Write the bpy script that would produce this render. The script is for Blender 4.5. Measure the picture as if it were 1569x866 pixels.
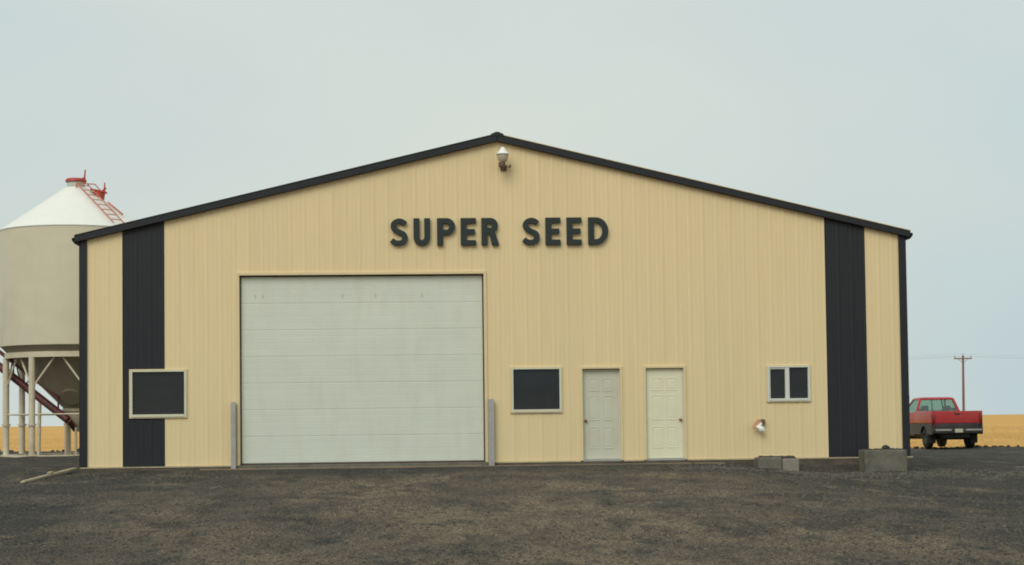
import bpy, bmesh, math, random
import numpy as np
from mathutils import Vector, Matrix
R = math.radians
scene = bpy.context.scene
for o in list(bpy.data.objects):
    bpy.data.objects.remove(o)
col = scene.collection
rng = random.Random(7)

# ------------------------------------------------------------------ camera
cam_d = bpy.data.cameras.new('camera')
cam = bpy.data.objects.new('camera', cam_d)
col.objects.link(cam)
scene.camera = cam
cam_d.sensor_fit = 'HORIZONTAL'
cam_d.sensor_width = 36.0
cam_d.lens = 2700 / 1569 * 36.0
cam_d.shift_y = 90 / 1569
cam_d.clip_start = 0.1
cam_d.clip_end = 20000
YAW, PITCH, ROLL = -0.0598, 0.0448, -0.0123
fw = Vector((-math.sin(YAW) * math.cos(PITCH), math.cos(YAW) * math.cos(PITCH), math.sin(PITCH)))
rt = Vector((math.cos(YAW), math.sin(YAW), 0)); up = rt.cross(fw)
rt2 = rt * math.cos(ROLL) + up * math.sin(ROLL); up2 = -rt * math.sin(ROLL) + up * math.cos(ROLL)
M3 = Matrix((rt2, up2, -fw)).transposed()
cam.matrix_world = Matrix.Translation((-2.0442, -38.859, 0.9107)) @ M3.to_4x4()

# ------------------------------------------------------------------ world, sun, exposure
SUN_EL, SUN_AZ = R(40), R(205)          # azimuth clockwise from +Y: behind the camera, a little to its left
w = bpy.data.worlds.new('World'); scene.world = w; w.use_nodes = True
wn, wl = w.node_tree.nodes, w.node_tree.links
wn.clear()
out = wn.new('ShaderNodeOutputWorld')
sky = wn.new('ShaderNodeTexSky'); sky.sky_type = 'NISHITA'; sky.sun_disc = False
sky.sun_elevation = SUN_EL; sky.sun_rotation = SUN_AZ; sky.dust_density = 6; sky.air_density = 1.2
bgs = wn.new('ShaderNodeBackground'); bgs.inputs[1].default_value = 0.09
wl.new(sky.outputs[0], bgs.inputs[0])
tc = wn.new('ShaderNodeTexCoord'); mp = wn.new('ShaderNodeMapping')
mp.inputs['Scale'].default_value = (1.0, 1.0, 2.2); mp.inputs['Location'].default_value = (0.3, 0.0, 0.7)
wl.new(tc.outputs['Generated'], mp.inputs[0])
nz = wn.new('ShaderNodeTexNoise'); nz.inputs['Scale'].default_value = 2.0
nz.inputs['Detail'].default_value = 4; nz.inputs['Roughness'].default_value = 0.42
wl.new(mp.outputs[0], nz.inputs['Vector'])
cr = wn.new('ShaderNodeValToRGB')
cr.color_ramp.elements[0].position = 0.30; cr.color_ramp.elements[0].color = (0.575, 0.700, 0.725, 1)
cr.color_ramp.elements[1].position = 0.70; cr.color_ramp.elements[1].color = (0.765, 0.800, 0.720, 1)
wl.new(nz.outputs['Fac'], cr.inputs[0])
bgc = wn.new('ShaderNodeBackground'); bgc.inputs[1].default_value = 1.0
wl.new(cr.outputs[0], bgc.inputs[0])
mxs = wn.new('ShaderNodeMixShader'); mxs.inputs[0].default_value = 0.88   # a closed cloud layer over the clear sky
wl.new(bgs.outputs[0], mxs.inputs[1]); wl.new(bgc.outputs[0], mxs.inputs[2])
wl.new(mxs.outputs[0], out.inputs[0])

sd = bpy.data.lights.new('sun', 'SUN'); sd.energy = 1.25; sd.angle = R(35); sd.color = (1.0, 0.96, 0.89)
sun = bpy.data.objects.new('sun', sd); col.objects.link(sun)
sdir = Vector((math.sin(SUN_AZ) * math.cos(SUN_EL), math.cos(SUN_AZ) * math.cos(SUN_EL), math.sin(SUN_EL)))
sun.rotation_euler = (-sdir).to_track_quat('-Z', 'Y').to_euler()
sun.location = sdir * 60

scene.render.engine = 'CYCLES'
scene.cycles.filter_width = 1.9
vs = scene.view_settings
vs.view_transform = 'Standard'; vs.look = 'None'; vs.gamma = 1; vs.use_curve_mapping = False
vs.exposure = 0.0

# ------------------------------------------------------------------ materials
def mat(name, c, rough=0.6, metal=0.0, vary=0.0, vscale=3.0, stretch=(1, 1, 1), bump=0.0, bscale=40.0,
        dirt=None, dirt_amt=0.0, dscale=1.2, dstretch=(1, 1, 1), objvar=0.0, spec=0.5):
    m = bpy.data.materials.new(name); m.use_nodes = True
    n, l = m.node_tree.nodes, m.node_tree.links
    b = n['Principled BSDF']
    b.inputs['Roughness'].default_value = rough; b.inputs['Metallic'].default_value = metal
    b.inputs['Specular IOR Level'].default_value = spec
    b.inputs['Base Color'].default_value = (*c, 1)
    g = n.new('ShaderNodeNewGeometry')
    last = None
    def noise(scale, st, detail=6, ro=0.6):
        mpn = n.new('ShaderNodeMapping'); mpn.inputs['Scale'].default_value = st
        l.new(g.outputs['Position'], mpn.inputs[0])
        t = n.new('ShaderNodeTexNoise'); t.inputs['Scale'].default_value = scale
        t.inputs['Detail'].default_value = detail; t.inputs['Roughness'].default_value = ro
        l.new(mpn.outputs[0], t.inputs['Vector'])
        return t.outputs['Fac']
    colr = n.new('ShaderNodeRGB'); colr.outputs[0].default_value = (*c, 1); last = colr.outputs[0]
    if dirt is not None and dirt_amt > 0:
        f = noise(dscale, dstretch)
        mr = n.new('ShaderNodeMapRange'); mr.inputs[1].default_value = 0.48; mr.inputs[2].default_value = 0.78
        mr.inputs[4].default_value = dirt_amt; l.new(f, mr.inputs[0])
        mx = n.new('ShaderNodeMix'); mx.data_type = 'RGBA'; mx.inputs[7].default_value = (*dirt, 1)
        l.new(mr.outputs[0], mx.inputs[0]); l.new(last, mx.inputs[6]); last = mx.outputs[2]
    if vary > 0:
        f = noise(vscale, stretch)
        mr = n.new('ShaderNodeMapRange'); mr.inputs[1].default_value = 0.25; mr.inputs[2].default_value = 0.75
        mr.inputs[3].default_value = 1 - vary; mr.inputs[4].default_value = 1 + vary; l.new(f, mr.inputs[0])
        hs = n.new('ShaderNodeHueSaturation'); l.new(mr.outputs[0], hs.inputs['Value']); l.new(last, hs.inputs['Color'])
        last = hs.outputs[0]
    if objvar > 0:
        oi = n.new('ShaderNodeObjectInfo')
        mr = n.new('ShaderNodeMapRange'); mr.inputs[3].default_value = 1 - objvar; mr.inputs[4].default_value = 1 + objvar
        l.new(oi.outputs['Random'], mr.inputs[0])
        hs = n.new('ShaderNodeHueSaturation'); l.new(mr.outputs[0], hs.inputs['Value']); l.new(last, hs.inputs['Color'])
        last = hs.outputs[0]
    l.new(last, b.inputs['Base Color'])
    if bump > 0:
        f = noise(bscale, (1, 1, 1), 8, 0.65)
        bp = n.new('ShaderNodeBump'); bp.inputs['Strength'].default_value = 1.0
        bp.inputs['Distance'].default_value = bump; l.new(f, bp.inputs['Height']); l.new(bp.outputs[0], b.inputs['Normal'])
    return m

TAN = mat('tan_painted_steel', (0.785, 0.632, 0.362), 0.45, vary=0.028, vscale=1.1, stretch=(6, 1, 0.5), bump=0.002, bscale=3.0,
          dirt=(0.66, 0.47, 0.23), dirt_amt=0.22, dscale=0.9, dstretch=(5, 1, 0.35), objvar=0.018)
TANTRIM = mat('tan_trim', (0.73, 0.605, 0.36), 0.45, vary=0.04)
DARK = mat('charcoal_painted_steel', (0.019, 0.021, 0.026), 0.5, spec=0.3, vary=0.10, vscale=2.0, stretch=(5, 1, 0.4), bump=0.002, bscale=3.0, objvar=0.03)
LETTER = mat('dark_green_letter', (0.026, 0.038, 0.037), 0.6, spec=0.3, vary=0.15, vscale=8, bump=0.001)
GALV = mat('galvanised_steel', (0.42, 0.42, 0.40), 0.45, metal=0.4, vary=0.10, vscale=9, dirt=(0.25, 0.22, 0.18), dirt_amt=0.4)
DOORW = mat('off_white_door_skin', (0.66, 0.695, 0.605), 0.5, vary=0.035, vscale=1.5, stretch=(0.6, 1, 2), bump=0.001, bscale=25,
            dirt=(0.50, 0.46, 0.33), dirt_amt=0.22, dscale=1.6, dstretch=(2.5, 1, 0.6), objvar=0.012)
EDOOR_G = mat('grey_door_skin', (0.60, 0.60, 0.48), 0.5, vary=0.04, vscale=3, dirt=(0.36, 0.33, 0.25), dirt_amt=0.3)
EDOOR_W = mat("cream_door_skin", (0.77, 0.755, 0.555), 0.5, vary=0.03, vscale=3, dirt=(0.55, 0.5, 0.36), dirt_amt=0.2)
FRAMEW = mat('cream_window_frame', (0.66, 0.66, 0.50), 0.5, vary=0.05, vscale=8)
FRAMEG = mat('white_vinyl_frame', (0.66, 0.68, 0.60), 0.5, vary=0.04, vscale=8)
SEAL = mat('brown_weather_seal', (0.085, 0.062, 0.050), 0.8, vary=0.2)
GLASS = mat('dark_window_glass', (0.020, 0.024, 0.027), 0.03, vary=0.2, vscale=1.0, bump=0.004, bscale=1.6, spec=0.35)
BRASS = mat('weathered_brass', (0.36, 0.17, 0.07), 0.4, metal=0.6)
WOOD = mat('weathered_lumber', (0.22, 0.165, 0.11), 0.8, vary=0.25, vscale=3, stretch=(0.6, 6, 6), bump=0.004, dirt=(0.12, 0.10, 0.08), dirt_amt=0.8)
PINE = mat('pale_lumber', (0.46, 0.39, 0.25), 0.8, vary=0.25, vscale=3, stretch=(6, 0.6, 6), bump=0.004, dirt=(0.2, 0.17, 0.12), dirt_amt=0.7)
CONC = mat('weathered_concrete', (0.160, 0.150, 0.118), 0.9, vary=0.22, vscale=5, bump=0.02, bscale=18, dirt=(0.07, 0.068, 0.058), dirt_amt=0.9, dscale=2.2)
FOOT = mat('stained_footing', (0.115, 0.095, 0.070), 0.9, vary=0.3, vscale=4, bump=0.02, bscale=18, dirt=(0.05, 0.046, 0.04), dirt_amt=0.9, dscale=2.0, dstretch=(1, 1, 3))
CONCP = mat('pale_concrete', (0.27, 0.25, 0.20), 0.9, vary=0.2, vscale=6, bump=0.02, bscale=18, dirt=(0.12, 0.11, 0.09), dirt_amt=0.8, dscale=3)
SOIL = mat('dark_soil', (0.045, 0.042, 0.037), 0.95, vary=0.3, vscale=12, bump=0.03, bscale=25)
SILO = mat('beige_bin_steel', (0.635, 0.58, 0.43), 0.45, vary=0.05, vscale=1.0, stretch=(1, 1, 2), dirt=(0.50, 0.44, 0.32), dirt_amt=0.2, dscale=1.0, dstretch=(2, 2, 0.4), objvar=0.02)
SILOROOF = mat('white_bin_roof', (0.82, 0.82, 0.76), 0.45, vary=0.03)
SILOLEG = mat('cream_leg_paint', (0.64, 0.58, 0.43), 0.5, vary=0.08, vscale=4, dirt=(0.3, 0.2, 0.13), dirt_amt=0.5)
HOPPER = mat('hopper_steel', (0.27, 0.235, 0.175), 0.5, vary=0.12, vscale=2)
RED = mat('red_lid_paint', (0.42, 0.045, 0.030), 0.5, vary=0.15, vscale=4)
REDLAD = mat('faded_red_paint', (0.50, 0.17, 0.11), 0.6, vary=0.15, vscale=6)
AUGER = mat('dark_red_auger_paint', (0.12, 0.026, 0.024), 0.5, vary=0.2, vscale=4, dirt=(0.09, 0.05, 0.04), dirt_amt=0.6)
TRUCKR = mat('red_truck_paint', (0.42, 0.030, 0.032), 0.3, vary=0.08, vscale=3, dirt=(0.25, 0.10, 0.08), dirt_amt=0.35)
TRUCKD = mat('dark_lower_paint', (0.022, 0.020, 0.020), 0.5, vary=0.2, vscale=4, dirt=(0.08, 0.06, 0.05), dirt_amt=0.5)
RUBBER = mat('tyre_rubber', (0.022, 0.021, 0.020), 0.9, vary=0.3, vscale=8)
CHROME = mat('dull_chrome', (0.42, 0.42, 0.38), 0.35, metal=0.7, vary=0.1)
RIM = mat('dusty_rim', (0.07, 0.065, 0.06), 0.6, metal=0.3)
PLATE = mat('pale_plate', (0.50, 0.50, 0.38), 0.5)
TAIL = mat('tail_lamp_red', (0.16, 0.010, 0.010), 0.2)
INTER = mat('dark_cab_interior', (0.03, 0.03, 0.032), 0.9)
POLEW = mat('brown_pole_wood', (0.20, 0.115, 0.080), 0.9, vary=0.2, vscale=1.5, stretch=(4, 4, 0.3))
WIRE = mat('wire_grey', (0.18, 0.18, 0.18), 0.6)
PORC = mat('brown_porcelain', (0.16, 0.08, 0.05), 0.3)
LAMPW = mat('white_lamp_enamel', (0.85, 0.85, 0.80), 0.4)
LAMPG = mat('cloudy_refractor', (0.50, 0.44, 0.33), 0.4)
LAMPB = mat('brown_lamp_base', (0.13, 0.085, 0.055), 0.6)
PEACH = mat('peach_plastic', (0.55, 0.30, 0.18), 0.5)

def glass_clear(name, tint, fac):
    m = bpy.data.materials.new(name); m.use_nodes = True
    n, l = m.node_tree.nodes, m.node_tree.links; n.clear()
    o = n.new('ShaderNodeOutputMaterial'); t = n.new('ShaderNodeBsdfTransparent'); t.inputs[0].default_value = (*tint, 1)
    gl = n.new('ShaderNodeBsdfGlossy'); gl.inputs['Roughness'].default_value = 0.04
    mx = n.new('ShaderNodeMixShader'); mx.inputs[0].default_value = fac
    l.new(t.outputs[0], mx.inputs[1]); l.new(gl.outputs[0], mx.inputs[2]); l.new(mx.outputs[0], o.inputs[0])
    return m
CABGLASS = glass_clear('green_tinted_glass', (0.72, 0.84, 0.76), 0.12)

def ground_material():
    m = bpy.data.materials.new('gravel_and_dirt'); m.use_nodes = True
    n, l = m.node_tree.nodes, m.node_tree.links; b = n['Principled BSDF']
    b.inputs['Roughness'].default_value = 0.95; b.inputs['Specular IOR Level'].default_value = 0.2
    g = n.new('ShaderNodeNewGeometry')
    def noise(scale, st=(1, 1, 1), detail=8, ro=0.6, off=(0, 0, 0)):
        mpn = n.new('ShaderNodeMapping'); mpn.inputs['Scale'].default_value = st; mpn.inputs['Location'].default_value = off
        l.new(g.outputs['Position'], mpn.inputs[0])
        t = n.new('ShaderNodeTexNoise'); t.inputs['Scale'].default_value = scale
        t.inputs['Detail'].default_value = detail; t.inputs['Roughness'].default_value = ro
        l.new(mpn.outputs[0], t.inputs['Vector']); return t.outputs['Fac']
    def mrange(f, a, b_, c=0.0, d=1.0):
        r = n.new('ShaderNodeMapRange'); r.interpolation_type = 'SMOOTHSTEP'
        r.inputs[1].default_value = a; r.inputs[2].default_value = b_; r.inputs[3].default_value = c; r.inputs[4].default_value = d
        l.new(f, r.inputs[0]); return r.outputs[0]
    def mixc(f, a, c):
        mx = n.new('ShaderNodeMix'); mx.data_type = 'RGBA'; l.new(f, mx.inputs[0])
        (l.new(a, mx.inputs[6]) if hasattr(a, 'links') else setattr(mx.inputs[6], 'default_value', (*a, 1)))
        (l.new(c, mx.inputs[7]) if hasattr(c, 'links') else setattr(mx.inputs[7], 'default_value', (*c, 1)))
        return mx.outputs[2]
    def math_(op, a, c):
        q = n.new('ShaderNodeMath'); q.operation = op
        for i, v in enumerate((a, c)):
            (l.new(v, q.inputs[i]) if hasattr(v, 'links') else setattr(q.inputs[i], 'default_value', v))
        return q.outputs[0]
    sep = n.new('ShaderNodeSeparateXYZ'); l.new(g.outputs['Position'], sep.inputs[0])
    # brown driven-over dirt in front of the overhead door, dark gravel along the wall and to the sides
    ax = math_('ABSOLUTE', math_('ADD', sep.outputs[0], math_('ADD', 0.9, math_('MULTIPLY', sep.outputs[1], 0.02))), 0.0)
    lane = mrange(math_('ADD', ax, math_('MULTIPLY', math_('SUBTRACT', noise(0.25), 0.5), 8.0)), 7.5, 1.5)
    front = mrange(math_('ADD', sep.outputs[1], math_('MULTIPLY', math_('SUBTRACT', noise(0.35, off=(7, 3, 0)), 0.5), 6.0)), -1.0, -6.0)
    dirtmask = math_('MULTIPLY', lane, front)
    patch = mrange(noise(0.5, (0.9, 0.45, 1), 8, 0.65), 0.34, 0.66)
    dm = math_('MULTIPLY', math_('ADD', math_('MULTIPLY', dirtmask, 0.88), 0.18), math_('ADD', math_('MULTIPLY', patch, 0.85), 0.30))
    c = mixc(dm, (0.050, 0.053, 0.052), (0.245, 0.192, 0.132))
    pale = mrange(noise(1.1, (0.8, 0.35, 1), 9, 0.7, (13, 1, 0)), 0.52, 0.68, 0.0, 0.7)
    c = mixc(pale, c, (0.270, 0.220, 0.155))
    damp = mrange(noise(1.7, (0.8, 0.30, 1), 9, 0.72, (3, 9, 0)), 0.49, 0.63, 0.0, 0.75)
    c = mixc(damp, c, (0.052, 0.054, 0.050))
    fleck = mrange(noise(7.0, (0.9, 0.28, 1), 7, 0.75, (31, 4, 0)), 0.52, 0.64, 0.0, 0.6)
    c = mixc(fleck, c, (0.048, 0.048, 0.044))
    peb = noise(42, (1, 0.45, 1), 5, 0.85)
    hs = n.new('ShaderNodeHueSaturation'); l.new(c, hs.inputs['Color']); l.new(mrange(peb, 0.36, 0.64, 0.32, 1.85), hs.inputs['Value'])
    l.new(hs.outputs[0], b.inputs['Base Color'])
    bp = n.new('ShaderNodeBump'); bp.inputs['Distance'].default_value = 0.08
    l.new(noise(22, (1, 1, 1), 9, 0.7, (5, 5, 5)), bp.inputs['Height']); l.new(bp.outputs[0], b.inputs['Normal'])
    return m
GROUND = ground_material()
FIELD = mat('golden_stubble', (0.66, 0.385, 0.120), 0.95, vary=0.20, vscale=0.35, stretch=(0.12, 0.5, 1), bump=0.05, bscale=4,
            dirt=(0.38, 0.22, 0.085), dirt_amt=0.55, dscale=0.05, dstretch=(0.25, 1.6, 1), spec=0.1)
STRAW = mat('straw', (0.66, 0.41, 0.145), 0.9, vary=0.3, vscale=0.8, spec=0.1)
STONE = mat('gravel_stone', (0.115, 0.108, 0.090), 0.9, vary=0.45, vscale=9, bump=0.004, bscale=60, spec=0.2)
DSTONE = mat('dark_gravel_stone', (0.052, 0.053, 0.050), 0.9, vary=0.4, vscale=9, spec=0.2)
CLOD = mat('brown_clod', (0.155, 0.128, 0.090), 0.95, vary=0.4, vscale=6, spec=0.1)

# ------------------------------------------------------------------ helpers
class MB:
    def __init__(s): s.v, s.f = [], []
    def add(s, vs, fs):
        k = len(s.v); s.v += [tuple(p) for p in vs]; s.f += [tuple(i + k for i in q) for q in fs]; return s
    def box(s, a, b):
        x0, y0, z0 = a; x1, y1, z1 = b
        return s.add([(x0, y0, z0), (x1, y0, z0), (x1, y1, z0), (x0, y1, z0), (x0, y0, z1), (x1, y0, z1), (x1, y1, z1), (x0, y1, z1)],
                     [(3, 2, 1, 0), (4, 5, 6, 7), (0, 1, 5, 4), (1, 2, 6, 5), (2, 3, 7, 6), (3, 0, 4, 7)])
    def bar(s, p, q, wd, hg, upv=(0, 0, 1)):
        p, q = Vector(p), Vector(q); d = (q - p).normalized(); u = Vector(upv)
        if abs(d.dot(u)) > 0.98: u = Vector((0, 1, 0))
        a = d.cross(u).normalized() * wd / 2; c = a.cross(d).normalized() * hg / 2
        vs_ = [e + i * a + j * c for e in (p, q) for i, j in ((-1, -1), (1, -1), (1, 1), (-1, 1))]
        return s.add(vs_, [(3, 2, 1, 0), (4, 5, 6, 7), (0, 1, 5, 4), (1, 2, 6, 5), (2, 3, 7, 6), (3, 0, 4, 7)])
    def tube(s, p, q, r0, r1=None, n=12, caps=True):
        r1 = r0 if r1 is None else r1
        p, q = Vector(p), Vector(q); d = (q - p).normalized()
        u = Vector((0, 0, 1)) if abs(d.z) < 0.95 else Vector((1, 0, 0))
        a = d.cross(u).normalized(); c = a.cross(d)
        vs_ = [e + r * (math.cos(t) * a + math.sin(t) * c) for e, r in ((p, r0), (q, r1)) for t in [2 * math.pi * i / n for i in range(n)]]
        fs = [(i, (i + 1) % n, n + (i + 1) % n, n + i) for i in range(n)]
        if caps: fs += [tuple(range(n))[::-1], tuple(range(n, 2 * n))]
        return s.add(vs_, fs)
    def lathe(s, prof, c=(0, 0, 0), n=48, axis='z'):
        vs_ = []
        for r, h in prof:
            for i in range(n):
                t = 2 * math.pi * i / n; x, y = r * math.cos(t), r * math.sin(t)
                vs_.append((c[0] + x, c[1] + y, c[2] + h) if axis == 'z' else (c[0] + h, c[1] + x, c[2] + y) if axis == 'x' else (c[0] + x, c[1] + h, c[2] + y))
        fs = [(j * n + i, j * n + (i + 1) % n, (j + 1) * n + (i + 1) % n, (j + 1) * n + i) for j in range(len(prof) - 1) for i in range(n)]
        return s.add(vs_, fs)
    def prism(s, poly, axis, a, b):
        # poly: 2D points; axis 'x': (y,z), 'y': (x,z), 'z': (x,y)
        n = len(poly)
        def P(u, v, t): return (t, u, v) if axis == 'x' else (u, t, v) if axis == 'y' else (u, v, t)
        vs_ = [P(u, v, a) for u, v in poly] + [P(u, v, b) for u, v in poly]
        return s.add(vs_, [tuple(range(n)), tuple(range(2 * n - 1, n - 1, -1))] + [(i, n + i, n + (i + 1) % n, (i + 1) % n) for i in range(n)])
    def build(s, name, m, parent=None, bevel=0.0, seg=2, smooth=False, weld=False):
        me = bpy.data.meshes.new(name); me.from_pydata(s.v, [], s.f)
        bm = bmesh.new(); bm.from_mesh(me)
        if weld: bmesh.ops.remove_doubles(bm, verts=bm.verts, dist=1e-5)
        bmesh.ops.recalc_face_normals(bm, faces=bm.faces)
        if bevel > 0:
            bmesh.ops.bevel(bm, geom=[e for e in bm.edges if len(e.link_faces) == 2 and e.calc_face_angle(0) > 0.35], offset=bevel, segments=seg, affect='EDGES', profile=0.6, clamp_overlap=True)
        if smooth:
            for f in bm.faces: f.smooth = True
            for e in bm.edges:
                if len(e.link_faces) == 2 and e.calc_face_angle(0) > R(40): e.smooth = False
        bm.to_mesh(me); bm.free()
        if m: me.materials.append(m)
        o = bpy.data.objects.new(name, me); col.objects.link(o)
        if parent: o.parent = parent; o.matrix_parent_inverse = parent_inv(parent)
        return o
def parent_inv(p):
    # parents are unrotated Empties or meshes placed at world level; meshes are authored in world space
    m = Matrix.Translation(p.location) if p.parent is None else Matrix.Identity(4)
    return m.inverted()
def empty(name, loc):
    o = bpy.data.objects.new(name, None); col.objects.link(o); o.location = loc; o.empty_display_size = 0.3
    return o
def tag(o, label=None, cat=None, group=None, kind=None):
    if label: o['label'] = label
    if cat: o['category'] = cat
    if group: o['group'] = group
    if kind: o['kind'] = kind
    return o

# ------------------------------------------------------------------ ground
def smooth(a, b, x):
    t = np.clip((x - a) / (b - a), 0, 1); return t * t * (3 - 2 * t)
_r = np.random.RandomState(5)
_tab = _r.rand(256, 256)
def vnoise(x, y):
    xi, yi = np.floor(x).astype(int), np.floor(y).astype(int); fx, fy = x - xi, y - yi
    fx, fy = fx * fx * (3 - 2 * fx), fy * fy * (3 - 2 * fy)
    t = lambda i, j: _tab[i % 256, j % 256]
    return (t(xi, yi) * (1 - fx) + t(xi + 1, yi) * fx) * (1 - fy) + (t(xi, yi + 1) * (1 - fx) + t(xi + 1, yi + 1) * fx) * fy - 0.5
def pad_edge(x): return 31.0 + 1.2 * vnoise(x * 0.11 + 3, x * 0 + 7.3) + 0.5 * vnoise(x * 0.6, x * 0 + 2.1)
def ground_z(x, y, detail=True):
    x, y = np.asarray(x, float), np.asarray(y, float)
    z = -0.09 - 0.20 * smooth(4.2, 7.2, x) - 0.012 * np.maximum(0, -y) - 0.0045 * np.maximum(0, y) * smooth(5, 18, x)
    near = smooth(0.0, -2.5, y)
    z = z + 0.12 * smooth(5.0, 6.5, x) * smooth(9.6, 9.0, x) * smooth(-0.75, -0.1, y) * smooth(0.6, 0.2, y)
    z = z - 0.03 * near
    if detail:
        amp = np.where((np.abs(x) < 9.3) & (y > -0.6) & (y < 26), 0.15, 1.0)
        z = z + amp * (0.10 * vnoise(x * 0.23, y * 0.23) * smooth(-1, -6, y) + 0.055 * vnoise(x * 0.9 + 5, y * 0.9) * (0.4 + 0.6 * smooth(-0.5, -4, y))
                       + 0.032 * vnoise(x * 2.6, y * 2.6 + 9) + 0.024 * vnoise(x * 6.1, y * 6.1) + 0.018 * vnoise(x * 12.7 + 3, y * 12.7))
        # shallow ruts running out from the overhead door
        for rx in (-4.1, -2.3):
            u = x - rx - 0.05 * y - 0.35 * vnoise(y * 0.2, y * 0 + rx)
            z = z - 0.035 * np.exp(-(u / 0.22) ** 2) * smooth(-1.5, -5, y)
    e = pad_edge(x)
    z = z + 0.05 * smooth(e - 3, e - 1, y) - 0.75 * smooth(e - 0.8, e + 0.9, y)
    return z
def axis_pts(lo, hi, a, b, fine, grow=1.12):
    pts = list(np.arange(a, b + 1e-6, fine)); s = fine
    while pts[-1] < hi: s = min(s * grow, 4.0); pts.append(pts[-1] + s)
    s = fine
    while pts[0] > lo: s = min(s * grow, 4.0); pts.insert(0, pts[0] - s)
    return np.array(pts)
def yard():
    xs = axis_pts(-90, 90, -11, 11, 0.055, 1.08); ys = axis_pts(-60, 33.2, -27, 0.3, 0.055, 1.05)
    X, Y = np.meshgrid(xs, ys); Z = ground_z(X, Y)
    n, m_ = X.shape
    V = np.stack([X, Y, Z], -1).reshape(-1, 3)
    i = np.arange(n * m_).reshape(n, m_)
    F = np.stack([i[:-1, :-1], i[:-1, 1:], i[1:, 1:], i[1:, :-1]], -1).reshape(-1, 4)
    me = bpy.data.meshes.new('gravel_yard')
    me.vertices.add(len(V)); me.vertices.foreach_set('co', V.astype(np.float32).ravel())
    me.loops.add(F.size); me.loops.foreach_set('vertex_index', F.astype(np.int32).ravel())
    me.polygons.add(len(F)); me.polygons.foreach_set('loop_start', np.arange(0, F.size, 4, dtype=np.int32))
    me.update(calc_edges=True)
    me.polygons.foreach_set('use_smooth', np.ones(len(F), bool))
    me.materials.append(GROUND)
    o = bpy.data.objects.new('gravel_yard', me); col.objects.link(o); tag(o, kind='structure'); return o
yard()
FZ = -0.62
def field():
    S = 9000
    xs = [-S, -2000, -600, -200, -90, 90, 200, 600, 2000, S]
    mb = MB(); mb.add([(-S, -S, FZ), (S, -S, FZ), (S, S, FZ), (-S, S, FZ)], [(0, 1, 2, 3)])
    o = mb.build('stubble_field', FIELD); tag(o, kind='structure')
field()

def np_mesh(name, V, F, m, kind='stuff', label=None, cat=None, smooth_=False):
    me = bpy.data.meshes.new(name); k = F.shape[1]
    me.vertices.add(len(V)); me.vertices.foreach_set('co', V.astype(np.float32).ravel())
    me.loops.add(F.size); me.loops.foreach_set('vertex_index', F.astype(np.int32).ravel())
    me.polygons.add(len(F)); me.polygons.foreach_set('loop_start', np.arange(0, F.size, k, dtype=np.int32))
    me.update(calc_edges=True); me.materials.append(m)
    if smooth_: me.polygons.foreach_set('use_smooth', np.ones(len(F), bool))
    o = bpy.data.objects.new(name, me); col.objects.link(o); tag(o, label, cat, None, kind); return o
def scatter_stones(name, n, seed, smin, smax, m, label, sel, region):
    r = np.random.RandomState(seed)
    t = (1 + 5 ** 0.5) / 2
    ico = np.array([(-1, t, 0), (1, t, 0), (-1, -t, 0), (1, -t, 0), (0, -1, t), (0, 1, t), (0, -1, -t), (0, 1, -t), (t, 0, -1), (t, 0, 1), (-t, 0, -1), (-t, 0, 1)]) / 1.902
    fac = np.array([(0, 11, 5), (0, 5, 1), (0, 1, 7), (0, 7, 10), (0, 10, 11), (1, 5, 9), (5, 11, 4), (11, 10, 2), (10, 7, 6), (7, 1, 8), (3, 9, 4), (3, 4, 2), (3, 2, 6), (3, 6, 8), (3, 8, 9), (4, 9, 5), (2, 4, 11), (6, 2, 10), (8, 6, 7), (9, 8, 1)])
    x = r.uniform(region[0], region[1], n); y = r.uniform(region[2], region[3], n)
    ok = sel(x, y, r.rand(n)) & ~((np.abs(x) < 9.3) & (y > -0.25))
    x, y = x[ok], y[ok]; n = len(x)
    s = smin + (smax - smin) * r.rand(n) ** 2.6
    V = ico[None] * (1 + 0.35 * (r.rand(n, 12, 1) - 0.5)) * s[:, None, None] * np.stack([r.uniform(.8, 1.4, n), r.uniform(.8, 1.4, n), r.uniform(.45, .8, n)], -1)[:, None]
    a = r.uniform(0, 6.28, n); c, s_ = np.cos(a)[:, None], np.sin(a)[:, None]
    V = np.stack([V[..., 0] * c - V[..., 1] * s_, V[..., 0] * s_ + V[..., 1] * c, V[..., 2]], -1)
    V += np.stack([x, y, ground_z(x, y) + s * 0.12], -1)[:, None]
    F = fac[None] + (np.arange(n) * 12)[:, None, None]
    np_mesh(name, V.reshape(-1, 3), F.reshape(-1, 3), m, 'stuff', label, 'gravel')
scatter_stones('gravel_stones', 60000, 3, 0.006, 0.022, STONE, 'loose grey gravel stones strewn over the dark yard',
               lambda x, y, u: (vnoise(x * 0.6, y * 0.6) + 0.5 > 0.35 + 0.4 * u), (-11, 11, -26, -0.3))
scatter_stones('dirt_clods', 24000, 4, 0.008, 0.026, CLOD, 'small brown clods of dirt on the driven yard',
               lambda x, y, u: (vnoise(x * 0.5 + 40, y * 0.5) + 0.5 > 0.3 + 0.5 * u), (-10, 10, -26, -1))
scatter_stones('dark_gravel', 26000, 14, 0.006, 0.016, DSTONE, 'fine dark gravel stones scattered over the brown dirt',
               lambda x, y, u: (vnoise(x * 1.1 + 9, y * 0.5 + 2) + 0.5 > 0.25 + 0.5 * u), (-10, 10, -26, -0.5))
scatter_stones('piled_gravel', 9000, 6, 0.012, 0.045, STONE, 'band of coarse grey gravel beside the concrete blocks',
               lambda x, y, u: np.exp(-((y + 2.2) / 1.0) ** 2) > u, (3.5, 12, -5, -0.2))

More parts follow.
